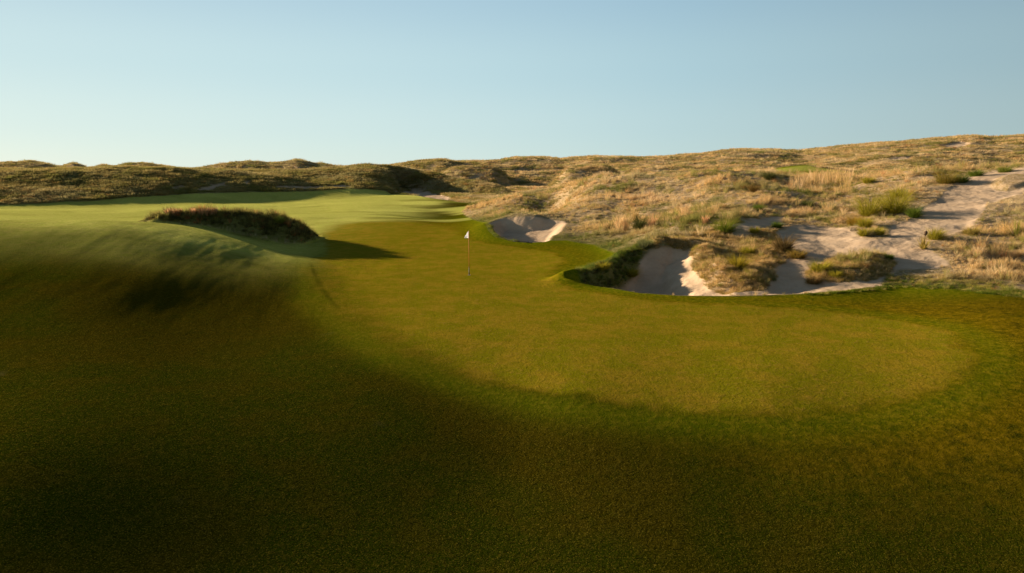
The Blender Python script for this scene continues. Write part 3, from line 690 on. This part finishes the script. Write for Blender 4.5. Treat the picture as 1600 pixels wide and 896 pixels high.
# ------------------------------------------------------------------ plants that stand out, each a thing of its own
def hero_material():
    N = NT('plant_blades'); h = N.n('ShaderNodeAttribute', attribute_name='blade'); hs = N.n('ShaderNodeSeparateColor'); N.put(hs.inputs[0], h.outputs['Color'])
    oc = N.n('ShaderNodeObjectInfo').outputs['Color']
    c = N.mix(hs.outputs[1], N.mix(1.0, oc, (.62, .68, .5), 'MULTIPLY'), N.mix(1.0, oc, (1.25, 1.15, 1.1), 'MULTIPLY'))
    c = N.mix(N.math('MULTIPLY', N.step(hs.outputs[0], .3, 1.0), .5), c, N.mix(1.0, oc, (1.5, 1.25, 1.0), 'MULTIPLY'))
    d = N.n('ShaderNodeBsdfDiffuse'); N.put(d.inputs[0], c); tr = N.n('ShaderNodeBsdfTranslucent'); N.put(tr.inputs[0], c)
    mx = N.n('ShaderNodeMixShader'); mx.inputs[0].default_value = .4; N.put(mx.inputs[1], d.outputs[0]); N.put(mx.inputs[2], tr.outputs[0]); N.put(N.out.inputs[0], mx.outputs[0])
    return N.m
M_plant = hero_material()
YG = (.36, .33, .04); GR = (.14, .20, .03); ST = (.58, .42, .20); PL = (.78, .58, .36); RU = (.70, .44, .26); DK = (.10, .11, .035); BR = (.34, .24, .10)
# kind, px, py, width in px, height in px, colour, name, category, label
PLANTS = [
 ('bush', 1359, 338, 34, 26, YG, 'bunch_grass', 'grass clump', 'yellow-green bushy grass clump above the track, left one of the large pair'),
 ('bush', 1397, 335, 34, 26, YG, 'bunch_grass', 'grass clump', 'yellow-green bushy grass clump above the track, right one of the large pair'),
 ('bush', 1404, 312, 26, 18, YG, 'bunch_grass', 'grass clump', 'rounded olive grass clump just above the large pair beside the sandy track'),
 ('bush', 1336, 348, 22, 12, (.42, .30, .05), 'bunch_grass', 'grass clump', 'low golden grass clump on the bank left of the large bushy pair'),
 ('bush', 1352, 356, 18, 12, YG, 'bunch_grass', 'grass clump', 'small yellow grass tuft directly below the left bushy clump'),
 ('bush', 1350, 372, 14, 11, YG, 'bunch_grass', 'grass clump', 'lowest small yellow tuft at the sand edge below the bushy clumps'),
 ('bush', 1372, 369, 13, 11, YG, 'bunch_grass', 'grass clump', 'small yellow tuft beside grey dead stems at the foot of the bank'),
 ('dead', 1359, 372, 16, 14, (.16, .15, .13), 'dead_shrub', 'shrub', 'grey dead twiggy shrub at the foot of the bank above the pale sand'),
 ('dead', 1334, 360, 13, 9, (.17, .16, .14), 'dead_shrub', 'shrub', 'small grey twiggy shrub at the left end of the bank above the sand'),
 ('bush', 1428, 340, 14, 14, GR, 'bunch_grass', 'grass clump', 'small green tuft where the shaded bank meets the sandy track'),
 ('bush', 1478, 286, 30, 16, (.30, .24, .05), 'bunch_grass', 'grass clump', 'olive brown clump overhanging the upper left edge of the sandy track'),
 ('bush', 1502, 284, 20, 10, GR, 'bunch_grass', 'grass clump', 'dark green clump at the very top of the shaded bank beside the track'),
 ('yucca', 1443, 390, 26, 18, (.40, .32, .08), 'soapweed', 'soapweed', 'spiky soapweed with a dead seed stalk at the edge of the sandy track'),
 ('bush', 1462, 374, 18, 14, YG, 'bunch_grass', 'grass clump', 'yellow-green tuft right behind the soapweed with the dead stalk'),
 ('yucca2', 1587, 370, 30, 22, (.26, .27, .05), 'soapweed', 'soapweed', 'large green spiky soapweed near the right edge of the picture'),
 ('bush', 1518, 366, 20, 10, (.40, .33, .10), 'bunch_grass', 'grass clump', 'low olive tuft on the slope between the two soapweeds'),
 ('bush', 1525, 274, 18, 9, GR, 'bunch_grass', 'grass clump', 'pale green low clump above the head of the sandy track'),
 ('bush', 1570, 268, 20, 7, (.22, .26, .05), 'bunch_grass', 'grass clump', 'green low clump beside the grassy island at the top of the track'),
 ('bush', 1356, 288, 16, 8, YG, 'bunch_grass', 'grass clump', 'small yellow-green clump on the crest right of the distant green patch'),
 ('bush', 1152, 430, 20, 20, (.34, .28, .03), 'bunch_grass', 'grass clump', 'yellow-green clump low on the left end of the grassy island in the bunker'),
 ('bush', 1168, 400, 16, 11, YG, 'bunch_grass', 'grass clump', 'small olive tuft in the middle of the grassy island in the bunker'),
 ('bush', 1247, 403, 20, 12, (.34, .25, .06), 'bunch_grass', 'grass clump', 'rounded golden clump on the right tip of the grassy island in the bunker'),
 ('bush', 1224, 396, 24, 20, (.17, .12, .05), 'bunch_grass', 'grass clump', 'dark brown clump on the shaded right shoulder of the grassy island'),
 ('bush', 1179, 364, 14, 8, YG, 'bunch_grass', 'grass clump', 'bright tuft on the saddle between the grassy island and the dune'),
 ('bush', 1214, 356, 14, 8, GR, 'bunch_grass', 'grass clump', 'green tuft at the shaded brow above the middle of the bunker sand'),
 ('bush', 1132, 362, 30, 20, (.19, .23, .03), 'bunch_grass', 'grass clump', 'large lush green clump left of the small bare sand patch'),
 ('bush', 1280, 425, 22, 16, YG, 'bunch_grass', 'grass clump', 'yellow-green clump on the left end of the low grassy strip in the sand'),
 ('bush', 1272, 436, 14, 10, BR, 'bunch_grass', 'grass clump', 'brown tuft at the lower left corner of the low grassy strip in the sand'),
 ('bush', 1306, 432, 14, 9, YG, 'bunch_grass', 'grass clump', 'small yellow tuft on the lower edge of the low grassy strip'),
 ('bush', 1388, 405, 12, 7, GR, 'bunch_grass', 'grass clump', 'small green tuft on the right end of the low grassy strip'),
 ('plume', 967, 364, 12, 22, PL, 'tall_grass', 'tall grass', 'pale feathery tall grass above the lush edge, leftmost of its row'),
 ('plume', 978, 362, 12, 20, PL, 'tall_grass', 'tall grass', 'pale feathery tall grass right beside the leftmost of its row'),
 ('plume', 992, 352, 11, 18, ST, 'tall_grass', 'tall grass', 'straw tall grass standing behind and right of the pale pair'),
 ('plume', 1018, 356, 12, 18, RU, 'tall_grass', 'tall grass', 'orange-tinted tall grass right of a dark shrub above the bunker'),
 ('bush', 1000, 360, 16, 20, DK, 'low_shrub', 'shrub', 'dark green shrub between pale and orange tall grass above the bunker'),
 ('plume', 1070, 338, 14, 16, PL, 'tall_grass', 'tall grass', 'pale tall grass on the slope left of the lush green clump'),
 ('plume', 1102, 350, 11, 12, RU, 'tall_grass', 'tall grass', 'short orange grass tuft just left of the lush green clump'),
 ('bush', 941, 425, 24, 10, YG, 'bunch_grass', 'grass clump', 'bright tuft hanging over the shaded left tip of the large bunker'),
 ('bush', 987, 412, 22, 12, YG, 'bunch_grass', 'grass clump', 'sunlit yellow-green clump on the overgrown left lip of the bunker'),
 ('bush', 1008, 393, 22, 14, (.20, .22, .10), 'bunch_grass', 'grass clump', 'grey-green clump on top of the overgrown left lip of the bunker'),
 ('yucca2', 1037, 382, 22, 14, (.26, .24, .06), 'soapweed', 'soapweed', 'spiky soapweed overhanging the back rim of the shaded bunker sand'),
 ('bush', 1202, 280, 16, 14, DK, 'low_shrub', 'shrub', 'dark shrub on the crest just left of the distant green patch'),
 ('bush', 1178, 303, 12, 12, (.20, .13, .04), 'bunch_grass', 'grass clump', 'brown and green clump on the slope below the dark crest shrub'),
 ('bush', 1262, 320, 18, 9, (.13, .15, .05), 'low_shrub', 'shrub', 'dark low shrub on bare ground below the tall wheat-coloured grass'),
 ('bush', 1184, 328, 16, 9, GR, 'bunch_grass', 'grass clump', 'green tuft on the slope above the small bare sand patch'),
 ('bush', 437, 350, 9, 11, (.30, .34, .06), 'bunch_grass', 'grass clump', 'single bright tuft on the shaded right end of the low mound'),
]
for k, (px_, c_) in enumerate(((262, RU), (271, RU), (279, RU), (302, RU), (314, RU), (322, RU), (330, RU), (336, RU))):
    PLANTS.append(('plume', px_, 337, 8, 9, c_, 'rust_grass', 'grass clump', ('rust-red grass tuft in the left cluster of three on top of the mound' if k < 3 else 'rust-red grass tuft in the right row of five on top of the mound')))
g7 = np.random.default_rng(77)
for k in range(26):
    PLANTS.append(('wheat', 1236 + 96 * (k + g7.uniform(0, .8)) / 26, g7.uniform(284, 300), 7, g7.uniform(14, 24), ST if k % 3 else PL, 'tall_grass', 'tall grass', 'thin wheat-coloured tall grass in the stand on the crest before the green patch'))
for k, (kd, px_, py_, wpx, hpx, c_, nm, cat, lab) in enumerate(PLANTS):
    hx, hy = hit(px_, py_, ymax=95); D = math.hypot(hx, hy)
    hz = float(fields(np.array([hx]), np.array([hy]))['h'][0])
    W = wpx * D / FPX; H_ = hpx * D / FPX
    if kd == 'bush': V, Q, Cc = clump(520, H_ * 1.5, W * .30, .8, .026, 300 + k, 3, droop=.8)
    elif kd == 'dead': V, Q, Cc = clump(110, H_ * 1.1, W * .35, .9, .014, 300 + k, 3, droop=.2, stiff=True)
    elif kd == 'plume': V, Q, Cc = clump(110, H_ * 1.3, W * .26, .26, .018, 300 + k, 3, droop=.5, seedhead=.5)
    elif kd == 'wheat': V, Q, Cc = clump(34, H_ * 1.15, W * .5, .16, .018, 300 + k, 3, droop=.3, seedhead=.6)
    else: V, Q, Cc = clump(130, max(H_, W * .55) * 1.1, .06, 1.25, .03, 300 + k, 2, droop=.05, stiff=True)
    if kd in ('yucca', 'yucca2'):
        root = bpy.data.objects.new(nm, None); COL.objects.link(root); root.location = (hx, hy, hz)
        lv = link_mesh('leaves', V, Q, M_plant, True, dict(blade=Cc), parent=root); lv.color = (*c_, 1)
        if kd == 'yucca':
            V2, Q2 = lathe([(0, 0), (.012, 0), (.010, .62), (.02, .66), (.06, .72), (.075, .78), (.05, .86), (0, .9)], 8)
            V2[:, 0] += V2[:, 2] * .05; n2_ = len(V2); bump = np.random.default_rng(4).normal(0, .012, V2.shape) * (V2[:, 2:3] > .64); V2 = V2 + bump
            sk = link_mesh('seed_stalk', V2, Q2, plain('dead_stalk', (.09, .06, .04), .9, 0), False, parent=root)
        o = root
    else:
        o = link_mesh(nm, V, Q, M_plant, True, dict(blade=Cc)); o.location = (hx, hy, hz - .02); o.color = (*c_, 1)
    tag(o, lab, cat, kind='thing')
    if nm == 'rust_grass': o['group'] = 'rust-red tufts on the mound, left cluster' if px_ < 290 else 'rust-red tufts on the mound, right row'
    if kd == 'wheat': o['group'] = 'wheat-coloured tall grass on the crest'
print('plants', len(PLANTS))

# ------------------------------------------------------------------ rake lying on the front lip of the small bunker
rx, ry = hit(824, 379.5); rz_ = float(fields(np.array([rx]), np.array([ry]))['h'][0])
rk = bpy.data.objects.new('bunker_rake', None); COL.objects.link(rk); rk.location = (rx, ry, rz_ + .03); rk.rotation_euler = (0, R(-3), R(170))
tag(rk, 'small dark rake lying on the front edge of the small bunker behind the flag', 'rake')
V, Q = lathe([(0, 0), (.014, 0), (.014, 1.0), (0, 1.0)], 8); hd = link_mesh('handle', V, Q, M_black, True, parent=rk); hd.rotation_euler = (0, R(90), 0)
V = []; Q = []
def bxx(x0, x1, y0, y1, z0, z1):
    k = len(V); V.extend([(a, b, c) for a in (x0, x1) for b in (y0, y1) for c in (z0, z1)])
    for f_ in ((0, 1, 3, 2), (4, 6, 7, 5), (0, 4, 5, 1), (2, 3, 7, 6), (0, 2, 6, 4), (1, 5, 7, 3)): Q.append(tuple(k + j for j in f_))
bxx(-.03, .02, -.28, .28, -.02, .035)
hb = link_mesh('rake_head', np.array(V), np.array(Q), M_black, False, parent=rk)
V = []; Q = []
for j in range(13): bxx(-.10, -.032, -.26 + j * .0433 - .008, -.26 + j * .0433 + .008, -.012, .008)
link_mesh('teeth', np.array(V), np.array(Q), M_black, False, parent=hb)
